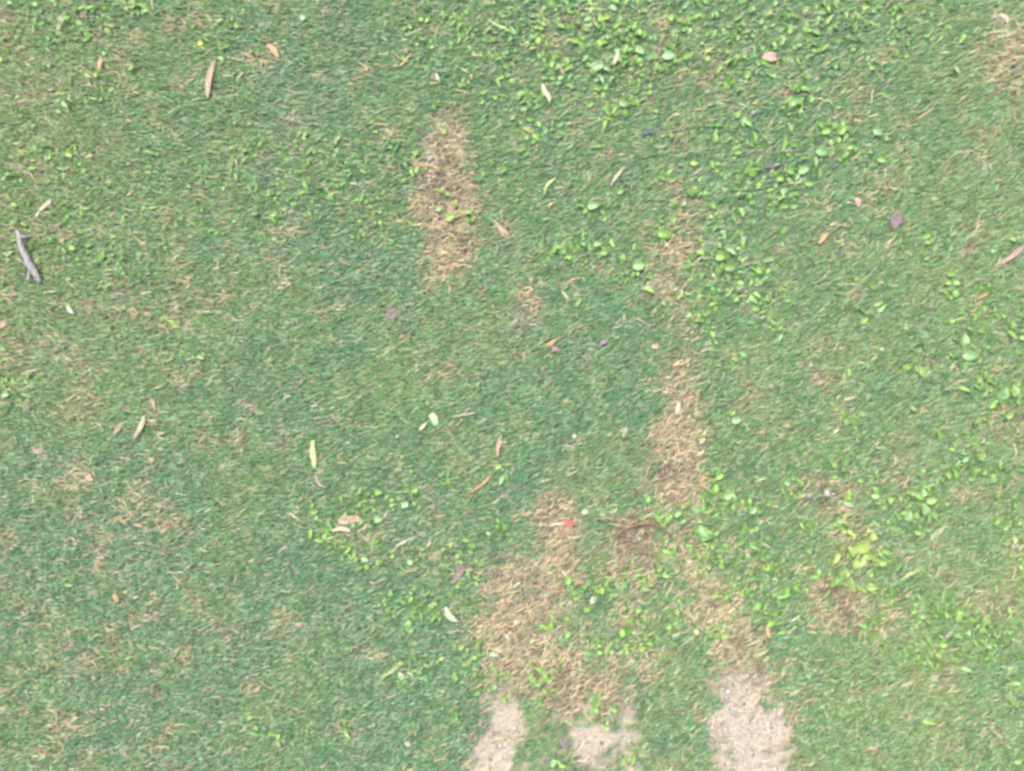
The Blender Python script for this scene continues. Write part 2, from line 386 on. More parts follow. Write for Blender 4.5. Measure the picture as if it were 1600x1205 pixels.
def weed_colours(m, yellow=0.0):
    u = rng.random(m)[:, None]; k = rng.random(m)[:, None]
    c = W_MID * (1 - u) + W_BRIGHT * u
    c = np.where(k < .16, W_PALE, c); c = np.where(k > .90, W_DARK, c)
    c = np.where((rng.random(m)[:, None] < yellow), W_YEL, c)
    return c * rng.uniform(.85, 1.2, m)[:, None]
# clumps of the ground cover, photo pixels: x, y, radius, number of leaves
CL = [(850,18,45,26),(905,15,30,14),(960,20,45,26),(935,95,50,34),(1010,85,42,26),(1060,25,40,22),(1045,95,22,10),(1110,20,45,22),(1170,30,45,22),
 (1145,112,40,22),(1190,125,30,12),(955,140,40,16),(925,55,22,10),(850,90,24,10),(830,155,26,12),(870,120,18,8),(820,45,22,12),(1250,30,45,24),(1310,15,45,20),(1330,45,28,10),
 (1225,65,24,10),(1390,20,40,16),(1470,25,40,10),(1405,55,22,6),(1210,80,25,8),(1280,85,20,6),(1385,100,20,7),(1300,125,22,8),(1250,135,18,6),
 (1130,180,34,12),(1110,215,34,12),(1245,165,24,9),(1235,190,20,8),(1300,205,26,10),(1285,240,26,10),(1330,235,22,6),(1240,245,28,12),(1215,280,30,14),
 (1150,255,38,20),(1130,290,30,14),(1165,320,34,16),(1215,320,30,14),(1100,325,24,8),(1075,285,20,6),(1120,360,26,9),(1050,335,18,6),(1035,370,18,5),
 (945,325,24,7),(925,330,14,5),(880,385,24,12),(935,385,24,8),(845,410,12,3),(905,430,20,5),(990,420,20,5),(980,450,16,4),(1070,420,18,5),(1115,400,30,12),
 (1125,440,30,12),(1165,430,26,9),(1080,470,26,9),(1130,480,26,9),(1180,465,20,7),(1090,505,22,6),(1120,545,20,6),(1150,560,16,4),(1215,430,22,7),
 (1195,500,14,4),(1220,515,14,4),(1345,585,22,6),(1370,545,18,4),(1355,480,18,4),(1480,440,12,3),(1480,455,8,2),(1540,460,20,4),(1450,380,18,6),(1560,365,20,3),
 (1500,530,34,8),(1505,560,30,10),(1430,580,24,7),(1545,500,30,8),(1580,530,30,10),(1550,610,32,13),(1590,620,22,8),(1560,650,24,7),(1435,570,16,4),(1330,650,12,3),
 (1310,650,12,3),(1335,670,12,3),(1285,700,14,4),(1500,700,30,7),(1545,720,30,9),(1580,755,26,9),(1490,740,22,5),(1565,820,28,6),(1440,760,22,6),(1360,755,26,8),
 (1375,785,22,7),(1440,795,26,10),(1410,810,20,6),(1300,730,14,3),(1230,760,20,6),(1240,800,22,6),(1310,805,28,9),(1285,830,24,8),(1345,840,34,12),(1330,870,32,10),
 (1370,880,28,9),(1390,880,14,4),(1300,900,14,5),(1325,910,12,6),(1210,895,30,14),(1225,925,24,9),(1190,870,24,8),(1185,935,20,5),(1155,780,16,4),(1130,770,26,9),
 (1110,755,14,4),(1130,805,28,10),(1095,795,18,6),(1050,800,22,9),(1020,810,20,8),(1085,845,24,8),(1100,860,22,7),(1150,850,22,6),(1180,815,22,5),(1170,790,12,3),
 (1150,890,24,7),(1100,885,16,5),(1040,850,18,5),(1040,880,18,5),(1010,905,16,5),(960,915,20,6),(930,920,24,7),(900,925,16,5),(975,945,22,6),(1040,960,24,6),
 (1060,945,18,5),(1010,985,22,5),(970,985,16,5),(975,1010,20,7),(1030,1000,26,9),(920,1015,18,5),(935,1005,14,4),(865,965,14,4),(885,1002,14,3),(860,1010,16,4),
 (850,1055,28,5),(815,1070,18,3),(865,1075,18,2),(830,1040,12,4),(840,1100,10,3),(925,1095,22,4),(945,1120,14,1),(880,1190,9,3),(975,1190,10,3),(995,1180,14,4),
 (1110,1195,14,3),(1100,980,18,5),(1125,970,14,4),(1150,930,14,4),(1215,970,14,4),
 (1390,935,20,6),(1440,940,24,7),(1470,965,26,10),(1530,975,28,10),(1500,955,22,7),(1455,985,26,9),(1510,1020,24,7),(1545,1015,28,11),(1560,985,18,6),(1430,1010,20,6),
 (1360,990,14,4),(1375,1000,12,3),(1585,1060,28,9),(1595,900,18,6),(1440,1020,22,6),(1335,1110,10,2),(1310,1110,10,2),(1590,1190,16,3),(1440,1135,10,2),
 (40,15,35,8),(15,60,20,5),(115,30,26,9),(155,30,24,8),(170,10,18,5),(65,45,22,6),(140,75,26,6),(210,12,18,5),(225,15,12,3),(150,130,24,6),(190,130,18,4),(10,85,14,5),
 (95,165,20,6),(60,235,32,9),(85,255,24,7),(125,250,20,6),(35,250,20,4),(110,275,20,5),(60,300,24,4),(20,290,20,4),(25,350,22,5),(85,370,26,9),(130,355,26,9),
 (105,405,22,5),(145,420,26,7),(185,415,22,7),(175,435,14,4),(10,390,14,5),(8,450,14,5),(15,560,16,4),(10,595,14,5),(35,605,16,5),(50,590,10,3),(270,505,10,3),
 (330,510,14,3),(305,560,12,3),(355,85,14,4),(340,40,14,4),(365,30,12,3),(245,200,12,2),(325,280,14,3),(370,265,20,5),(390,245,16,3),
 (455,270,24,7),(480,255,16,4),(520,245,16,5),(545,270,18,6),(500,285,26,9),(530,300,22,6),(440,300,26,8),(410,320,20,6),(465,320,24,6),(430,345,22,5),(495,330,16,3),(570,330,14,4),
 (405,370,14,3),(470,215,8,3),(570,265,10,2),(555,190,10,2),(635,85,8,2),
 (650,15,24,6),(680,20,26,8),(710,40,24,8),(735,20,22,7),(665,65,16,4),(700,85,18,5),(740,90,16,4),(725,45,16,5),(760,50,24,7),(765,15,20,6),(790,90,16,4),
 (645,75,12,2),(715,105,14,3),(735,140,16,4),(760,150,14,3),(780,80,20,4),(790,35,20,6),(800,120,14,3),(685,165,7,2),(690,200,8,1),(625,225,14,4),(653,265,8,2),(652,240,9,2),
 (755,210,16,4),(750,285,8,2),(740,335,7,3),(720,345,12,5),(705,300,6,2),(685,325,6,2),(655,380,6,1),(560,365,8,1),
 (495,795,10,2),(510,830,14,8),(545,800,22,8),(565,785,14,5),(590,770,16,5),(640,760,14,4),(645,770,10,2),(545,855,18,6),(565,820,22,6),(590,850,16,5),(530,845,14,5),(610,790,12,4),
 (560,875,12,3),(605,875,14,4),(640,880,12,3),(515,845,8,2),(490,820,8,2),(720,720,7,2),(700,750,10,3),(630,725,8,2),(650,790,12,3),(785,735,10,3),(790,825,10,3),(765,830,14,4),
 (695,875,14,4),(725,870,16,5),(745,855,14,4),(740,880,14,3),(620,945,22,6),(645,935,18,6),(660,950,18,5),(675,955,18,5),(650,975,16,4),(615,960,14,4),(640,960,14,3),(715,925,12,3),
 (745,905,12,3),(605,1040,8,2),(640,1040,14,3),(670,1040,14,4),(690,1050,12,3),(630,1055,14,3),(715,1015,18,5),(750,1005,18,6),(770,1030,18,5),(735,1045,16,5),(760,1060,18,5),(705,1115,10,3),
 (735,1055,10,3),(790,1060,9,3),(750,1075,14,4),(640,1125,8,2),(415,1140,14,5),(435,1150,10,4),(475,1140,12,4),(540,1135,6,2),(205,1115,7,2),(210,1020,7,1),(378,1120,8,2),(70,780,7,1),(185,763,7,2),
 (100,910,10,3),(20,610,14,4),(240,235,14,2),(800,270,10,2),(1000,170,14,3),(960,185,12,3),(945,170,14,3),(870,200,10,3),(830,185,14,4),(835,225,10,4),(820,240,10,3),(835,205,8,3),(1040,275,16,6)]
def weeds():
    xs, ys, cols, sizes = [], [], [], []
    for cx, cy, r_, n_ in CL:
        n_ = int(n_ * 1.9) + 1
        dx = rng.normal(0, r_ * .74, n_); dy = rng.normal(0, r_ * .74, n_)
        xs.append((cx + dx - 800) * S); ys.append((602.5 - cy - dy) * S)
        yl = .8 if (cx, cy) in ((1345,840),(1330,870),(1370,880),(1325,910)) else .05
        cols.append(weed_colours(n_, yl)); sizes.append((.0050 + .0088 * rng.random(n_) ** 1.5) * (1.12 if cx > 800 else .95))
    for x0, y0, x1, y1, n_ in ((0,0,420,460,420),(400,200,640,380,140),(640,0,1600,160,330),(1000,160,1600,620,420),(1080,620,1600,1080,420),(480,740,760,1100,110),(860,880,1180,1010,110),(760,160,1000,420,60)):
        bx = rng.uniform(x0, x1, n_); by = rng.uniform(y0, y1, n_)
        kk = rng.random(n_) < sstep(.35, .65, fbm(bx / 45, by / 45, 220, 2)) * 1.0
        bx, by = bx[kk], by[kk]; n_ = len(bx)
        xs.append((bx - 800) * S); ys.append((602.5 - by) * S); cols.append(weed_colours(n_, .03)); sizes.append(.0045 + .0065 * rng.random(n_) ** 1.8)
    # the cover goes on outside the photographed part
    m = 5200; x = rng.uniform(-3, 3, m); y = rng.uniform(-3, 3, m)
    k = ((np.abs(x) > .93) | (np.abs(y) > .70)) & (rng.random(m) < sstep(.42, .62, fbm(x / .3, y / .3, 120, 2)))
    xs.append(x[k]); ys.append(y[k]); cols.append(weed_colours(k.sum())); sizes.append(rng.uniform(.009, .02, k.sum()))
    x = np.concatenate(xs); y = np.concatenate(ys); c = np.concatenate(cols); s = np.concatenate(sizes); m = len(x)
    kind = rng.choice(3, m, p=[.5, .15, .35])
    yaw = rng.uniform(0, 6.283, m); pit = rng.normal(.12, .32, m); rol = rng.normal(0, .3, m)
    s = s * np.where(kind == 1, .85, 1.0); R = rotmats(yaw, pit, rol)
    T = np.array(TEMPL)[kind] * s[:, None, None] * np.where(kind == 2, 1.5, 1.0)[:, None, None]
    v = np.einsum('mij,mkj->mki', R, T) + np.stack([x, y, ground_h(x, y) + rng.uniform(.0028, .0092, m)], -1)[:, None, :]
    f = (LQ[None] + (np.arange(m) * ROWS * COLS)[:, None, None]).reshape(-1, 4)
    cc = np.repeat(c[:, None], ROWS * COLS, 1)
    mid = (np.arange(ROWS * COLS) % COLS == COLS // 2)
    cc[:, mid] *= 1.22                                     # paler midrib
    nv = m * ROWS * COLS
    # petioles
    tip = v[:, COLS // 2]; root = np.stack([x - np.cos(yaw) * s * .5, y - np.sin(yaw) * s * .5, ground_h(x, y)], -1)
    sdv = np.stack([-np.sin(yaw), np.cos(yaw), np.zeros(m)], -1) * .0005
    pv = np.stack([root - sdv, root + sdv, tip + sdv, tip - sdv], 1)
    pf = (np.array([0, 1, 2, 3])[None] + (np.arange(m) * 4)[:, None]) + nv
    V = np.concatenate([v.reshape(-1, 3), pv.reshape(-1, 3)]); F = np.concatenate([f, pf])
    Cc = np.concatenate([cc.reshape(-1, 3), np.repeat(c[:, None], 4, 1).reshape(-1, 3)])
    return fast_mesh('weed_leaves', V, F.ravel(), np.arange(len(F)) * 4, np.full(len(F), 4), M_WEED, ('Col', Cc), smooth=True)
link('weed_leaves', weeds(), kind='stuff', label='bright green broad weed leaves spreading through the grass', category='ground cover')

# ---------------------------------------------------------------- single things
MATS = {
 'tan': solid_mat('tan_leaf', (0.190,0.132,0.090), (0.317,0.238,0.174), .7, 260, (1, .25, 1)),
 'pale': solid_mat('pale_leaf', (.25,.205,.14), (.39,.34,.24), .6, 240),
 'pink': solid_mat('pink_beige_leaf', (0.243,0.153,0.116), (0.348,0.243,0.195), .65, 220),
 'gold': solid_mat('golden_straw', (0.222,0.137,0.063), (0.348,0.243,0.127), .6, 240),
 'orange': solid_mat('orange_leaf', (.26,.15,.06), (.35,.22,.10), .6, 240),
 'grey': solid_mat('weathered_wood', (.115,.108,.098), (.25,.238,.22), .8, 330, (1, .2, 1), .6),
 'dark': solid_mat('dark_leaf', (0.032,0.037,0.042), (0.090,0.092,0.100), .6, 220),
 'mauve': solid_mat('mauve_leaf', (.10,.07,.068), (.19,.14,.13), .7, 230),
 'brown': solid_mat('brown_twig', (0.074,0.048,0.032), (0.169,0.111,0.069), .8, 300),
 'purple': solid_mat('purple_petal', (.16,.085,.115), (.25,.14,.18), .6, 300),
 'red': solid_mat('red_petal', (.38,.05,.045), (.50,.10,.08), .5, 300),
 'lime': solid_mat('yellow_green_leaf', (.22,.28,.085), (.32,.37,.15), .55, 240),
 'mint': solid_mat('pale_green_leaf', (0.180,0.243,0.127), (0.306,0.370,0.232), .5, 240),
 'cream': solid_mat('cream_petal', (.28,.28,.18), (.40,.40,.28), .6, 240),
 'stone': solid_mat('pale_stone', (.20,.185,.165), (.36,.34,.31), .8, 320, (1,1,1), .5),
 'greystone': solid_mat('grey_stone', (0.127,0.121,0.127), (0.222,0.216,0.222), .8, 320, (1,1,1), .5),
 'yellow': solid_mat('yellow_petal', (0.370,0.238,0.026), (0.449,0.327,0.063), .5, 300),
}
def tagged(o, label, cat, group=None):
    o['label'] = label; o['category'] = cat
    if group: o['group'] = group
    return o
def smooth_path(pts, n_):
    """Catmull-Rom through pts (list of 3-tuples)"""
    p = [np.array(q, float) for q in pts]
    if len(p) == 2: p = [p[0], (p[0] + p[1]) / 2, p[1]]
    p = [2 * p[0] - p[1]] + p + [2 * p[-1] - p[-2]]
    out = []; segs = len(p) - 3
    for i in range(n_):
        t = i / (n_ - 1) * segs; k = min(int(t), segs - 1); t -= k
        a, b, c, d = p[k:k + 4]
        out.append(.5 * ((2 * b) + (c - a) * t + (2 * a - 5 * b + 4 * c - d) * t * t + (3 * b - a - 3 * c + d) * t ** 3))
    return np.array(out)
def gz(x, y): return float(ground_h(np.array([x]), np.array([y]))[0])
def px_path(pts, lift, ctr):
    out = []
    for i, q in enumerate(pts):
        x, y = P(q[0], q[1]); zz = q[2] * .001 if len(q) > 2 else 0
        out.append((x - ctr[0], y - ctr[1], lift + zz))
    return out
def strip_mesh(name, path, width, mat, fold=.25, curl=0, taper=(.25, .08), thick=.00045, ragged=.12, n_=14, seed=0, belly=.5):
    """a leaf or straw: closed, folded cross-section swept along a path"""
    rr = random.Random(seed)
    path = smooth_path(path, n_); m = 5; V = []; 
    for i in range(n_):
        t = i / (n_ - 1)
        d = path[min(i + 1, n_ - 1)] - path[max(i - 1, 0)]; d /= (np.linalg.norm(d) + 1e-9)
        sdv = np.cross([0, 0, 1.0], d); sdv /= (np.linalg.norm(sdv) + 1e-9); up = np.cross(d, sdv)
        a, b = taper
        wv = a + (1 - a) * min(1, t / belly) ** .7 if t < belly else b + (1 - b) * (1 - ((t - belly) / (1 - belly)) ** 1.8)
        wv *= width / 2 * (1 + rr.uniform(-ragged, ragged))
        ang = curl * t; sv = sdv * math.cos(ang) + up * math.sin(ang); uv = up * math.cos(ang) - sdv * math.sin(ang)
        for side in (1, 0):
            for j in (range(m) if side else range(m - 1, -1, -1)):
                s_ = -1 + 2 * j / (m - 1)
                V.append(path[i] + sv * s_ * wv + uv * (abs(s_) * fold * wv + (thick / 2 if side else -thick / 2)))
    V = np.array(V); k = 2 * m; F = []
    for i in range(n_ - 1):
        for j in range(k): F.append((i * k + j, i * k + (j + 1) % k, (i + 1) * k + (j + 1) % k, (i + 1) * k + j))
    F.append(tuple(range(k - 1, -1, -1))); F.append(tuple((n_ - 1) * k + j for j in range(k)))
    me = bpy.data.meshes.new(name); me.from_pydata([tuple(v) for v in V], [], F); me.materials.append(mat)
    me.polygons.foreach_set('use_smooth', [True] * len(me.polygons)); me.update(); return me
def tube_mesh(name, path, radii, mat, n_=16, k=9, seed=0, rough=.12):
    rr = random.Random(seed); path = smooth_path(path, n_); V = []
    for i in range(n_):
        t = i / (n_ - 1); d = path[min(i + 1, n_ - 1)] - path[max(i - 1, 0)]; d /= np.linalg.norm(d)
        a = np.cross([0, 0, 1.0], d); a /= np.linalg.norm(a); b = np.cross(d, a)
        r_ = np.interp(t, np.linspace(0, 1, len(radii)), radii)
        for j in range(k):
            an = 2 * math.pi * j / k; q_ = r_ * (1 + rr.uniform(-rough, rough))
            V.append(path[i] + a * math.cos(an) * q_ + b * math.sin(an) * q_ * .8)
    F = [(i * k + j, i * k + (j + 1) % k, (i + 1) * k + (j + 1) % k, (i + 1) * k + j) for i in range(n_ - 1) for j in range(k)]
    F.append(tuple(range(k - 1, -1, -1))); F.append(tuple((n_ - 1) * k + j for j in range(k)))
    me = bpy.data.meshes.new(name); me.from_pydata([tuple(v) for v in V], [], F); me.materials.append(mat)
    me.polygons.foreach_set('use_smooth', [True] * len(me.polygons)); me.update(); return me
def pebble_mesh(name, rx, ry, rz, mat, seed):
    rr = random.Random(seed); nu, nv_ = 10, 6; V = [(0, 0, rz)]
    for i in range(1, nv_):
        th = math.pi * i / nv_
        for j in range(nu):
            ph = 2 * math.pi * j / nu; q_ = 1 + rr.uniform(-.16, .16)
            V.append((rx * math.sin(th) * math.cos(ph) * q_, ry * math.sin(th) * math.sin(ph) * q_, rz * math.cos(th) * q_))
    V.append((0, 0, -rz)); F = []
    for j in range(nu): F.append((0, 1 + j, 1 + (j + 1) % nu))
    for i in range(nv_ - 2):
        for j in range(nu):
            a = 1 + i * nu; F.append((a + j, a + nu + j, a + nu + (j + 1) % nu, a + (j + 1) % nu))
    a = 1 + (nv_ - 2) * nu; e = len(V) - 1
    for j in range(nu): F.append((e, a + (j + 1) % nu, a + j))
    me = bpy.data.meshes.new(name); me.from_pydata(V, [], F); me.materials.append(mat); me.update(); return me

seed_n = [100]
def strip(name, label, cat, pts, wpx, mat, lift=.011, group=None, midrib=False, **kw):
    lift -= .0066
    seed_n[0] += 1
    cx = sum(p_[0] for p_ in pts) / len(pts); cy = sum(p_[1] for p_ in pts) / len(pts); c = P(cx, cy)
    z = gz(*c)
    path = px_path(pts, lift, c)
    if midrib:
        root = link(name, None); root.location = (c[0], c[1], z)
        link('blade', strip_mesh('blade', path, wpx * S, MATS[mat], seed=seed_n[0], **kw), root)
        mp = [(p_[0], p_[1], p_[2] + .0006) for p_ in path]
        link('midrib', tube_mesh('midrib', mp, [.0006, .0005, .0002], MATS[midrib], seed=seed_n[0]), root)
    else:
        root = link(name, strip_mesh(name, path, wpx * S, MATS[mat], seed=seed_n[0], **kw)); root.location = (c[0], c[1], z)
    return tagged(root, label, cat, group)

DL = 'dry leaves fallen on the lawn'; SW = 'single straws lying on the lawn'
strip('dry_leaf', 'long straight pale beige dry leaf, pointed, in the upper left grass', 'leaf', [(327,157),(330,127,1),(339,96)], 9.5, 'tan', .014, DL, midrib='pale', taper=(.35,.15), fold=.3)
strip('dry_leaf', 'small pink beige dry leaf piece near the top right weeds', 'leaf', [(1190,89),(1203,92,1),(1217,90)], 15, 'pink', .014, DL, taper=(.6,.5))
strip('dry_leaf', 'dark grey curled leaf in grass right of the top centre', 'leaf', [(1000,211),(1012,207,2),(1025,209)], 9, 'dark', .011, DL, taper=(.3,.3))
strip('dry_leaf', 'dark slate grey leaf among bright weeds at upper right', 'leaf', [(1192,263),(1207,260,2),(1223,256)], 9, 'dark', .013, DL, taper=(.3,.4))
strip('dry_leaf', 'pale yellow bent leaf blade below the top weed band', 'leaf', [(847,134),(851,146,2),(858,155,1),(858,164)], 8, 'pale', .014, DL, curl=.7)
strip('dry_leaf', 'short upright cream leaf sliver among the top weeds', 'leaf', [(958,105),(961,95,1),(964,87)], 7, 'pale', .015, DL)
strip('dry_leaf', 'mauve grey crumpled leaf with a thin tail, right side', 'leaf', [(1396,361),(1395,350,2),(1400,341,1),(1403,331)], 21, 'mauve', .012, DL, taper=(.12,.55), curl=.3)
strip('dry_leaf', 'small pink tan leaf left of the mauve leaf', 'leaf', [(1334,311),(1338,317,1),(1341,325)], 10, 'pink', .012, DL)
strip('dry_leaf', 'twisted tan leaf with a long thin tail at right edge', 'leaf', [(1556,414),(1572,405,1),(1582,397,2),(1596,386)], 10, 'pink', .013, DL, taper=(.12,.3), belly=.75, curl=.4)
strip('dry_leaf', 'narrow golden tan leaf standing between thin grass right of centre', 'leaf', [(1277,382),(1285,372,1),(1291,364)], 8, 'gold', .013, DL)
strip('dry_leaf', 'dusky brown rounded leaf below the large straw patch', 'leaf', [(607,499),(614,492,1),(621,484)], 17, 'mauve', .010, DL, taper=(.5,.5))
strip('dry_leaf', 'small dark purple grey leaf in the left middle grass', 'leaf', [(285,560),(287,570,1),(288,580)], 9, 'dark', .010, DL)
strip('dry_leaf', 'slender cream leaf with split foot in the left lawn', 'leaf', [(212,686),(221,672,1),(226,660),(228,650)], 7, 'pale', .014, DL, midrib='gold', taper=(.25,.4))
strip('dry_leaf', 'faded tan leaf just above the slender cream leaf', 'leaf', [(232,616),(240,628,1),(244,643)], 7, 'tan', .010, DL)
strip('dry_leaf', 'pale pinkish leaf left of the slender cream leaf', 'leaf', [(178,681),(187,669,1),(194,659)], 8, 'tan', .010, DL)
strip('dry_leaf', 'yellow green upright strip leaf in the lower left grass', 'leaf', [(490,688),(490,703,1),(492,717,1),(492,731)], 9, 'lime', .013, DL, midrib='cream', taper=(.4,.5))
strip('dry_leaf', 'thin tan curl hanging below the yellow green strip', 'leaf', [(494,738),(497,750,1),(503,758,1),(514,760)], 4, 'tan', .012, DL)
strip('dry_leaf', 'two toned pale lime leaf scrap near the picture centre', 'leaf', [(674,646),(679,654,1),(683,664)], 11, 'mint', .014, DL, taper=(.7,.6), midrib='lime')
strip('dry_leaf', 'beige crooked leaf standing beside the centre, right of the lime scrap', 'leaf', [(778,714),(778,700,1),(781,690),(783,679)], 6.5, 'tan', .013, DL)
strip('dry_leaf', 'tiny cream leaf tip pointing at the lime scrap', 'leaf', [(656,672),(661,667,1),(667,660)], 6, 'pale', .013, DL)
strip('dry_leaf', 'white tan curved leaf in the small lower left weed clump', 'leaf', [(520,829),(530,825,1),(540,825),(549,829)], 7, 'pale', .015, DL, taper=(.2,.4))
strip('dry_leaf', 'grey brown pointed leaf on top of the lower left weed clump', 'leaf', [(530,812),(542,812,1),(555,811),(569,814)], 14, 'tan', .013, DL, belly=.25, taper=(.7,.05))
strip('dry_leaf', 'dark mauve crooked leaf left of the lower straw patch', 'leaf', [(702,868),(714,874,1),(721,886,1),(717,897),(708,906)], 12, 'mauve', .012, DL, midrib='brown', taper=(.2,.6))
strip('dry_leaf', 'pale mint green curved leaf below the mauve leaf', 'leaf', [(697,946),(701,957,1),(708,964,1),(717,969)], 10, 'mint', .015, DL, taper=(.35,.1), midrib='cream')
strip('dry_leaf', 'white green leaf sliver on the worn edge, lower centre', 'leaf', [(764,1022),(771,1020,1),(780,1024)], 7, 'mint', .014, DL)
strip('dry_leaf', 'dull green white leaf above the lower turf, left of bare soil', 'leaf', [(624,1048),(628,1055,1),(631,1063)], 9, 'mint', .011, DL)
strip('dry_leaf', 'dark reddish mauve leaf at the bottom between sandy patches', 'leaf', [(871,1144),(879,1156,1),(888,1170)], 13, 'mauve', .013, DL, midrib='brown', taper=(.5,.25))
strip('dry_leaf', 'shadowy dark curled leaf above the reddish mauve leaf', 'leaf', [(858,1108),(868,1107,1),(878,1113)], 13, 'mauve', .009, DL)
strip('dry_leaf', 'pale yellow strip leaf at the neck of the right straw patch', 'leaf', [(1060,628),(1058,638,1),(1056,648)], 8, 'pale', .013, DL)
strip('dry_leaf', 'curled green and cream leaf on the lower worn soil', 'leaf', [(1049,992),(1056,988,2),(1064,986)], 7, 'mint', .014, DL, curl=.8)
strip('dry_leaf', 'orange tan strip leaf beside the lower right turf', 'leaf', [(1198,975),(1197,984,1),(1202,996)], 7, 'gold', .013, DL)
strip('dry_leaf', 'bright tan hooked leaf in the upper left, beside the pale reed', 'leaf', [(418,73),(428,79,1),(434,88,1),(437,97)], 8, 'gold', .012, DL)
strip('dry_leaf', 'greyish long pale leaf near the top left corner', 'leaf', [(91,58),(95,42,1),(98,28),(106,20)], 8, 'pale', .009, DL)
strip('dry_leaf', 'orange tipped yellow stalk in the upper left weeds', 'leaf', [(159,119),(161,104,1),(162,90)], 6, 'gold', .014, DL, midrib='orange')
strip('dry_leaf', 'cream tan leaf near the left edge above the grey stick', 'leaf', [(58,340),(68,328,1),(76,320),(84,312)], 7, 'pale', .012, DL, belly=.7)
strip('dry_leaf', 'pale tan leaf in the lower straw by the red petal', 'leaf', [(748,762),(758,752,1),(773,735)], 4, 'gold', .012, DL)
strip('dry_leaf', 'pinkish twisted leaf just right of the large straw patch', 'leaf', [(771,345),(782,358,1),(790,366,2),(799,374)], 11, 'tan', .012, DL, curl=.9, belly=.7, taper=(.15,.5))
strip('dry_leaf', 'small pale leaf at the left edge in thin grass', 'leaf', [(0,512),(6,509,1),(12,505)], 8, 'pink', .011, DL)
strip('dry_leaf', 'cream leaf scrap beside small white straw, left middle', 'leaf', [(108,478),(112,485,1),(118,491)], 6, 'cream', .013, DL)
strip('dry_leaf', 'tan forked leaf in the left lower lawn', 'leaf', [(52,698),(60,706,1),(67,705),(68,692)], 6, 'tan', .012, DL)
strip('dry_leaf', 'pink tan leaf lump on the left worn strip', 'leaf', [(133,735),(140,745,1),(147,752)], 10, 'pink', .010, DL)
strip('dry_leaf', 'warm orange leaf scrap in the lower left grass', 'leaf', [(179,928),(184,934,1),(187,941)], 8, 'orange', .011, DL)
strip('dry_leaf', 'rusty small leaf scrap below the warm orange one', 'leaf', [(150,1012),(155,1016,1),(160,1014)], 7, 'orange', .009, DL)
strip('dry_leaf', 'little red brown leaf on the left middle lawn', 'leaf', [(315,654),(324,648,1),(333,652)], 12, 'pink', .008, DL)
strip('dry_leaf', 'small pink leaf tip pointing up in the lower left turf', 'leaf', [(400,1080),(404,1075,1),(409,1071)], 6, 'pink', .012, DL)
strip('dry_leaf', 'beige leaf scrap in the bottom left turf', 'leaf', [(633,1157),(638,1160,1),(643,1163)], 8, 'pale', .011, DL)
strip('dry_leaf', 'pink grey leaf piece in the right worn hollow', 'leaf', [(1314,790),(1321,795,1),(1326,803)], 13, 'pink', .009, DL, taper=(.6,.4))
strip('dry_leaf', 'pale broken leaf on the right straw patch', 'leaf', [(1091,693),(1096,689,1),(1101,685)], 6, 'pale', .012, DL)
strip('dry_leaf', 'long flat beige leaf crossing the right straw patch edge', 'leaf', [(1086,712),(1095,707,1),(1101,702)], 6, 'pale', .012, DL)
strip('dry_leaf', 'olive brown dead leaf in a gap below the top right corner', 'leaf', [(1548,30),(1560,26,2),(1570,33,2),(1572,40)], 6, 'pale', .012, DL, curl=.6)
strip('dry_leaf', 'tan leaf pair tip pointing down at the top centre', 'leaf', [(870,100),(876,110,1),(881,119)], 7, 'tan', .012, DL)
strip('dry_leaf', 'reddish tan leaf curl at the very top, left of centre', 'leaf', [(203,0),(207,6,1),(208,12)], 8, 'gold', .010, DL)
strip('dry_leaf', 'pinkish curled leaf beside bright weeds near the top left corner', 'leaf', [(130,30),(134,22,1),(139,13)], 8, 'pink', .010, DL)
strip('dry_leaf', 'faded yellow leaf lying left of the dotted green leaves, lower right', 'leaf', [(1262,975),(1268,978,1),(1276,974)], 5, 'gold', .011, DL)
strip('dry_leaf', 'brown leaf tip among weeds by the top centre edge', 'leaf', [(945,33),(950,28,1),(956,25)], 9, 'gold', .011, DL)

strip('straw', 'thin pale straw slanting below the dark curled leaf', 'straw', [(953,293),(960,281,1),(967,272),(975,263)], 4.5, 'pale', .014, SW, taper=(.2,.6))
strip('straw', 'curved yellow green straw right of the large straw patch', 'straw', [(850,306),(854,292,1),(862,284),(868,279)], 4.5, 'lime', .014, SW)
strip('straw', 'long cream straw arched across grass above the centre', 'straw', [(880,453),(888,442,1),(898,436),(909,435)], 3, 'gold', .014, SW, taper=(.5,.3))
strip('straw', 'short pale straw stub under the arched cream straw', 'straw', [(877,455),(884,463,1),(888,470)], 4, 'pale', .013, SW)
strip('straw', 'fine orange straw just left of the purple petal', 'straw', [(848,541),(860,536,1),(881,524)], 3, 'gold', .013, SW)
strip('straw', 'second fine orange straw forking below the first', 'straw', [(853,543),(862,538,1),(870,531)], 3, 'orange', .013, SW)
strip('straw', 'straight cream straw right of the pale lime scrap', 'straw', [(706,652),(722,648,1),(736,646),(745,643)], 2.6, 'pale', .013, SW)
strip('straw', 'tan straw lying diagonally above the lower straw patch', 'straw', [(732,770),(748,760,1),(758,750)], 3.4, 'gold', .013, SW)
strip('straw', 'pale arched straw below the lower left weed clump', 'straw', [(612,865),(622,851,1),(640,842),(656,839)], 3, 'pale', .012, SW)
strip('straw', 'short yellow straw beneath the pale arched straw', 'straw', [(626,894),(638,891,1),(652,891)], 3, 'gold', .012, SW)
strip('straw', 'yellow green seed straw in the lower turf, left of the soil', 'straw', [(595,1058),(608,1050,1),(618,1042),(628,1034)], 4, 'lime', .013, SW)
strip('straw', 'pale straw blade lying right of the right straw patch', 'straw', [(1315,625),(1325,623,1),(1337,619)], 5, 'pale', .012, SW)
strip('straw', 'white straw stub below the pale straw blade', 'straw', [(1299,677),(1304,673,1),(1309,669)], 3.2, 'cream', .012, SW)
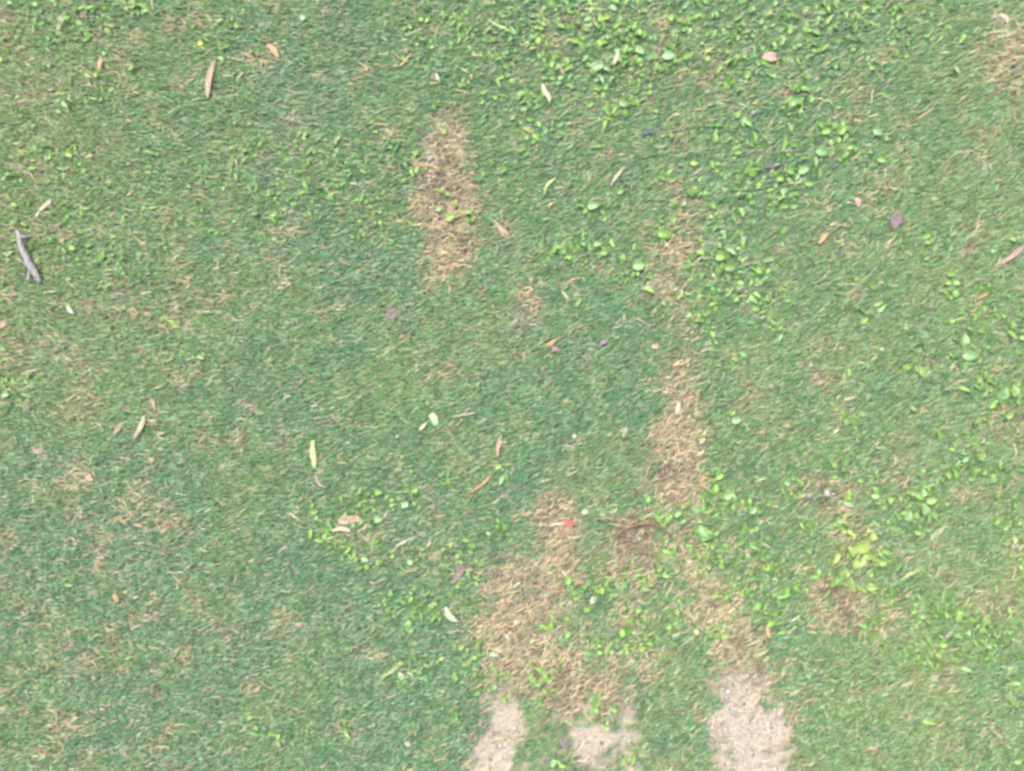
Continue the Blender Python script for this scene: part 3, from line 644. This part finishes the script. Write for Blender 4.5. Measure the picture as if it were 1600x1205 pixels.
strip('straw', 'lime green straw in the lower right turf', 'straw', [(1403,906),(1412,900,1),(1420,896),(1437,889)], 5, 'lime', .013, SW, taper=(.3,.2))
strip('straw', 'fine pale straw curving in the right lower grass', 'straw', [(1450,840),(1459,834,1),(1468,827),(1476,818)], 2.8, 'mint', .012, SW)
strip('straw', 'golden hooked straw near the right edge', 'straw', [(1522,468),(1534,463,1),(1543,455),(1546,444)], 4, 'gold', .013, SW)
strip('straw', 'long cream straw along the top right worn soil', 'straw', [(1538,56),(1552,52,1),(1565,51),(1575,44)], 3, 'pale', .012, SW)
strip('straw', 'second long straw below on the top right worn soil', 'straw', [(1552,62),(1566,60,1),(1586,50)], 3, 'pale', .012, SW)
strip('straw', 'tan straw above a weed plant, entering the right straw patch', 'straw', [(1045,567),(1060,570,1),(1076,562),(1078,556)], 4, 'gold', .013, SW)
strip('straw', 'cream bent straw above the right straw patch neck', 'straw', [(1092,552),(1101,547,1),(1116,542)], 3, 'pale', .012, SW)
strip('straw', 'pale crossed straw left of the picture top centre', 'straw', [(682,116),(684,124,1),(688,131)], 5, 'cream', .013, SW)
strip('straw', 'thin tan straw under the pale crossed straw', 'straw', [(671,132),(680,132,1),(688,130)], 2.6, 'gold', .012, SW)
strip('straw', 'tan leafy straw slanting at the top, left of centre', 'straw', [(625,105),(634,97,1),(644,84)], 4.5, 'gold', .013, SW)
strip('straw', 'yellow straw leaving a pink root at the top', 'straw', [(760,32),(772,40,1),(785,46),(792,45)], 3.6, 'lime', .013, SW)
strip('straw', 'short white straw among left lower turf', 'straw', [(322,799),(328,796,1),(332,794)], 3.4, 'cream', .012, SW)
strip('straw', 'fine cream straw above bottom left turf', 'straw', [(204,983),(214,979,1),(226,973)], 2.4, 'pale', .012, SW)
strip('straw', 'thin white curled straw beside weeds at upper right', 'straw', [(1297,186),(1304,185,1),(1312,180)], 2.4, 'cream', .012, SW)
strip('straw', 'bright tan straw in the large straw patch lying left', 'straw', [(640,322),(652,315,1),(668,314)], 3.2, 'gold', .011, SW)
strip('straw', 'long gold straw crossing the large straw patch', 'straw', [(672,362),(690,350,2),(706,340),(722,323)], 3, 'gold', .011, SW)
strip('straw', 'golden green stalk on the lower right worn soil', 'straw', [(1178,1026),(1188,1020,1),(1200,1012)], 3.6, 'lime', .012, SW)

# grey stick: body, side spur and foot
root = link('stick', None); c0 = P(50, 402); root.location = (c0[0], c0[1], gz(*c0))
mp = lambda pts, lift: px_path(pts, lift, c0)
link('shaft', tube_mesh('shaft', mp([(30,360),(36,372,1),(38,386,1),(46,402,1),(52,416,1),(60,428),(68,442)], .0085), [.0016, .0036, .0046, .0056, .0072, .0064, .0058, .0030], MATS['grey'], seed=3, n_=30, rough=.24), root)
link('spur', tube_mesh('spur', mp([(36,371),(44,372,1),(53,370)], .0095), [.0030, .0022, .0008], MATS['grey'], seed=4), root)
link('spur', tube_mesh('spur', mp([(53,424),(50,432,0),(48,441)], .0085), [.0036, .0034, .0022], MATS['grey'], seed=5), root)
tagged(root, 'weathered grey forked stick lying near the left edge', 'stick')
# brown arched twig with roots
root = link('twig', None); c0 = P(1005, 832); root.location = (c0[0], c0[1], gz(*c0))
link('shaft', tube_mesh('shaft', mp([(962,836),(980,824,2),(1005,817,4),(1028,820,3),(1048,838)], .007), [.0012, .0018, .0022, .0024, .0015], MATS['brown'], seed=7), root)
for k, (a, b, d) in enumerate([((975,826),(972,840),(980,852)), ((992,820),(990,836),(975,846)), ((1005,818),(1010,836),(996,848)), ((968,832),(960,842),(958,850))]):
    link('rootlet', tube_mesh('rootlet', mp([a, b, d], .006), [.0012, .0009, .0004], MATS['brown'], seed=20 + k), root)
tagged(root, 'brown arched twig with rootlets above the lower straw patch', 'twig')
# red petal on its pale stem
root = link('fallen_flower', None); c0 = P(880, 817); root.location = (c0[0], c0[1], gz(*c0))
link('petal', strip_mesh('petal', mp([(880,820),(887,815,1),(892,814)], .010), 6 * S, MATS['red'], seed=31, taper=(.3,.3), fold=.4), root)
link('petal', strip_mesh('petal', mp([(881,818),(890,817,2),(897,815)], .011), 5 * S, MATS['red'], seed=32, taper=(.3,.2), fold=.4), root)
link('stem', tube_mesh('stem', mp([(858,821),(868,818,1),(882,818)], .008), [.0010, .0015, .0012], MATS['cream'], seed=33), root)
tagged(root, 'tiny bright red flower with cream stem on the lower straw', 'flower')

def petal(label, px_, py_, wpx, lpx, ang, mat):
    a = math.radians(ang); dx, dy = math.cos(a) * lpx / 2, -math.sin(a) * lpx / 2
    strip('petal', label, 'petal', [(px_ - dx, py_ - dy), (px_, py_, 1), (px_ + dx, py_ + dy)], wpx, mat, .013, 'fallen petals on the grass', taper=(.45, .45), fold=.35, n_=8)
petal('tiny orange yellow petal in the upper left grass', 316, 72, 7, 8, 20, 'yellow')
petal('purple petal beside the fine orange straws near the centre', 868, 546, 7, 12, -20, 'purple')
petal('magenta petal right of the purple one, near the centre', 942, 535, 7, 11, 25, 'purple')
petal('dusty pink petal far right of the magenta one', 1023, 542, 8, 12, 5, 'pink')
petal('pale cream petal star on grass between the lower straw patches', 926, 936, 9, 12, 50, 'cream')
petal('cream yellow petal left of the lower right turf, among worn soil', 1087, 986, 7, 10, -60, 'lime')
petal('pale round petal in grass above the lower straw patch', 914, 799, 8, 12, 10, 'mint')
petal('small mint petal disc on grass near the top left', 475, 32, 8, 9, 40, 'mint')
petal('white petal speck on the right side of the lawn', 1375, 546, 5, 6, 20, 'cream')
petal('white green petal speck right of centre below the red dot weeds', 897, 682, 6, 8, 80, 'mint')

def pebble(label, px_, py_, w_, h_, mat):
    seed_n[0] += 1; c = P(px_, py_); me = pebble_mesh('pebble', w_ * S / 2, h_ * S / 2, min(w_, h_) * S * .4, MATS[mat], seed_n[0])
    o = link('pebble', me); sd_ = float(masks(np.array([c[0]]), np.array([c[1]]))[1][0]); o.location = (c[0], c[1], gz(*c) + (.0015 if sd_ > .4 else .006)); o.rotation_euler.z = seed_n[0]
    tagged(o, label, 'pebble', 'pebbles in the worn turf')
pebble('white pebble at the top edge of the right sandy patch', 1137, 1080, 8, 7, 'stone')
pebble('smaller white pebble just above the right sandy patch', 1127, 1066, 6, 5, 'stone')
pebble('pale grey pebble on the left rim of the right sandy patch', 1146, 1117, 9, 6, 'greystone')
pebble('light pebble at the left edge of the right sandy patch', 1108, 1131, 6, 5, 'stone')
pebble('cream pebble in the top of the large straw patch', 672, 248, 8, 8, 'stone')
pebble('cream yellow pebble lower in the large straw patch', 692, 297, 7, 6, 'stone')
pebble('grey white pebble in the right worn hollow', 1262, 774, 10, 8, 'greystone')
pebble('pale pink pebble beside the grey one, right worn hollow', 1291, 771, 11, 9, 'stone')
pebble('grey blue pebble among weeds right of the straw strip', 1162, 374, 9, 9, 'greystone')
pebble('dark pebble in the middle of the lawn', 1000, 501, 8, 5, 'dark')
pebble('white pebble in grass above the right straw patch', 1266, 571, 6, 5, 'stone')
pebble('little white pebble left of the white petal speck', 1312, 545, 7, 5, 'stone')
pebble('tiny bright pebble among weeds at upper right', 1175, 178, 7, 5, 'stone')
pebble('small white pebble in the worn soil, lower middle', 990, 987, 7, 6, 'stone')
pebble('dark stone on the top right worn soil', 1580, 103, 10, 8, 'mauve')

# ---- single weed plants that stand out from the ground cover
def weed_plant(label, px_, py_, leaves, stem_h=.008):
    """leaves: (dx, dy, length px, yaw deg, kind, colour)"""
    c = P(px_, py_); root = link('weed_plant', None); z = gz(*c); root.location = (c[0], c[1], z)
    k0 = leaves[0]
    for (dx, dy, lp, yaw, kind, col) in leaves:
        s = lp * S * .84; ya = math.radians(yaw)
        R = rotmats(np.array([ya]), np.array([random.gauss(.12, .12)]), np.array([random.gauss(0, .15)]))[0]
        v = (TEMPL[kind] - np.array([.5, 0, 0])) * s @ R.T + np.array([dx * S, -dy * S, .0100 + random.uniform(0, .003)])
        cc = np.repeat(np.array([col]), len(v), 0); cc[(np.arange(len(v)) % COLS) == COLS // 2] *= 1.2
        me = fast_mesh('leaf', v, LQ.ravel(), np.arange(len(LQ)) * 4, np.full(len(LQ), 4), M_WEED, ('Col', cc), smooth=True)
        lo = link('leaf', me, root)
        e = v[COLS // 2]
        link('stalk', tube_mesh('stalk', [(0, 0, 0), (e[0] * .5, e[1] * .5, e[2] * .8), (e[0], e[1], e[2])], [.0007, .0006, .0005], MATS['lime'], n_=6, k=6), lo)
    tagged(root, label, 'weed', 'weed plants standing out in the lawn')
B, Pl, Mi, Yl, Pm = tuple(W_BRIGHT), tuple(W_PALE), tuple(W_MID), tuple(W_YEL), (.22, .355, .165)
weed_plant('round bright green leaf above a paler one in the large straw patch', 704, 336, [(0,6,19,35,0,B),(-18,-7,11,10,1,Pl),(8,-17,11,80,0,B)])
weed_plant('small weed with two leaves at the left of the large straw patch', 652, 268, [(0,0,13,80,0,B),(-2,-26,11,60,0,B)])
weed_plant('pale shiny round leaf weed in the top weed band', 1043, 91, [(0,0,24,5,0,Pm),(-30,2,15,40,0,Pl),(4,-14,12,60,1,B)])
weed_plant('shiny oval leaf weed left of the pale round one', 999, 83, [(0,0,18,-30,0,Pm),(-18,-2,13,20,0,Pl)])
weed_plant('broad pale leaf weed below the top weed band', 932, 108, [(0,0,26,8,0,Pl),(14,4,18,-30,2,Pl),(-8,8,14,140,0,Mi)])
weed_plant('oval leaf weed near the right of the upper weed field', 1237, 164, [(0,0,22,12,0,Pl),(10,12,12,60,0,B)])
weed_plant('pair of round bright leaves right of the upper weed field', 1300, 206, [(11,0,20,50,0,B),(-12,2,14,10,1,B)])
weed_plant('single pale oval leaf right of the round bright pair', 1368, 209, [(0,0,18,-20,0,Pm)])
weed_plant('bright wide leaf below the round bright pair', 1281, 240, [(0,0,24,-15,0,Pl),(45,-8,14,0,0,B)])
weed_plant('broad light leaf weed below the slate grey leaf', 1253, 268, [(0,0,22,30,0,Pl),(8,22,14,10,0,B),(-10,10,16,60,2,Pl)])
weed_plant('oval light green leaf weed above the centre grass', 925, 324, [(0,0,22,8,0,Pl),(-12,8,12,70,0,B)])
weed_plant('round leaf weed beside the narrow middle straw strip', 1035, 367, [(0,0,18,-5,1,B),(15,-22,12,30,0,B)])
weed_plant('rounded bright leaf weed in the middle right grass', 1123, 402, [(0,0,18,20,1,B),(15,17,18,0,1,Mi)])
weed_plant('folded light leaf weed in grass above the centre', 996, 417, [(0,0,20,10,1,Pl),(-2,12,10,60,0,B)])
weed_plant('bright double leaf on grass below the upper weeds', 943, 396, [(0,0,12,10,1,B),(-10,-12,16,20,0,Pl)])
weed_plant('bright leaf in the mid left turf above the bottom clump', 592, 767, [(0,0,17,-5,0,B),(57,-3,14,40,0,B)])
weed_plant('white green leaf weed at the right end of the lower left clump', 634, 787, [(0,0,13,30,1,Pm),(-42,22,20,-5,0,Pl),(-20,0,12,10,0,Pl)])
weed_plant('two leaf weed below the lower left clump', 563, 874, [(9,-1,13,-15,0,Pm),(-6,-2,12,60,0,B)])
weed_plant('bright lone leaf beside the lime strip, lower left', 492, 798, [(0,0,17,10,0,B),(-2,-10,7,80,0,B)])
weed_plant('large pale leaf weed in the right middle grass', 1510, 556, [(0,0,26,-5,0,Pl),(-8,-24,22,80,0,Pl),(-22,-4,16,40,0,Mi)])
weed_plant('tall pale leaf weed at the right edge', 1560, 615, [(0,0,28,60,0,Pl),(20,-4,22,100,0,Pl),(10,34,18,20,0,Yl)])
weed_plant('two small round leaves stacked in the right grass', 1479, 436, [(2,-7,13,10,1,B),(-2,8,13,-5,0,B)])
weed_plant('yellow leaf cluster in the lower right worn soil', 1345, 850, [(0,0,30,25,1,Yl),(14,-14,20,60,0,Yl),(-18,10,22,120,0,Yl),(-12,30,20,90,0,Yl),(8,18,18,-20,0,Yl),(30,28,16,10,0,B)])
weed_plant('pale leaf pair above the yellow cluster, lower right', 1440, 795, [(0,0,24,100,0,Pl),(-26,10,20,70,0,Pl),(10,-14,18,20,0,Yl),(-8,-20,16,-30,0,B)])
weed_plant('drooping light leaves right of the right straw patch foot', 1098, 830, [(0,0,24,-60,0,Pl),(-12,-34,20,-40,0,Pl),(18,0,14,30,0,Mi)])
weed_plant('leafy weed right of the right straw patch', 1135, 772, [(0,0,22,40,0,Pl),(-20,-10,16,80,0,B),(38,24,16,50,0,Pl)])
weed_plant('fine upright weed at the bottom right worn soil', 1328, 908, [(0,0,20,100,2,Pl),(-24,-2,18,80,2,B),(10,8,14,120,2,B)])
weed_plant('pale oval leaf right of the right straw patch top', 1148, 656, [(0,0,18,5,0,Pm),(-6,-12,12,40,0,B)])
weed_plant('trailing weed rosette in the lower worn soil, left', 850, 1054, [(0,0,16,100,0,B),(-8,-10,14,150,0,B),(8,6,14,20,0,B),(-10,12,14,210,0,Mi),(10,-8,12,60,0,Yl)])
weed_plant('small weed sprig beside the left sandy patch', 788, 1094, [(0,0,13,100,0,B),(-6,-8,10,160,0,Yl),(8,-10,10,40,0,B)])
weed_plant('pale sprig at the foot of the middle worn soil', 922, 1110, [(0,0,18,80,0,Pl),(-6,20,16,110,0,Pl),(10,-12,16,50,0,B),(-14,8,12,160,0,Mi)])
weed_plant('yellow sprig at the bottom edge between sandy patches', 878, 1191, [(0,0,14,-10,0,Yl),(-6,-4,10,150,0,Yl),(8,3,9,30,0,Yl)])
weed_plant('bright tall leaf pair at the lower right corner grass', 1533, 968, [(0,0,22,110,0,Yl),(-6,12,18,60,0,Yl),(-44,-8,18,80,0,B)])
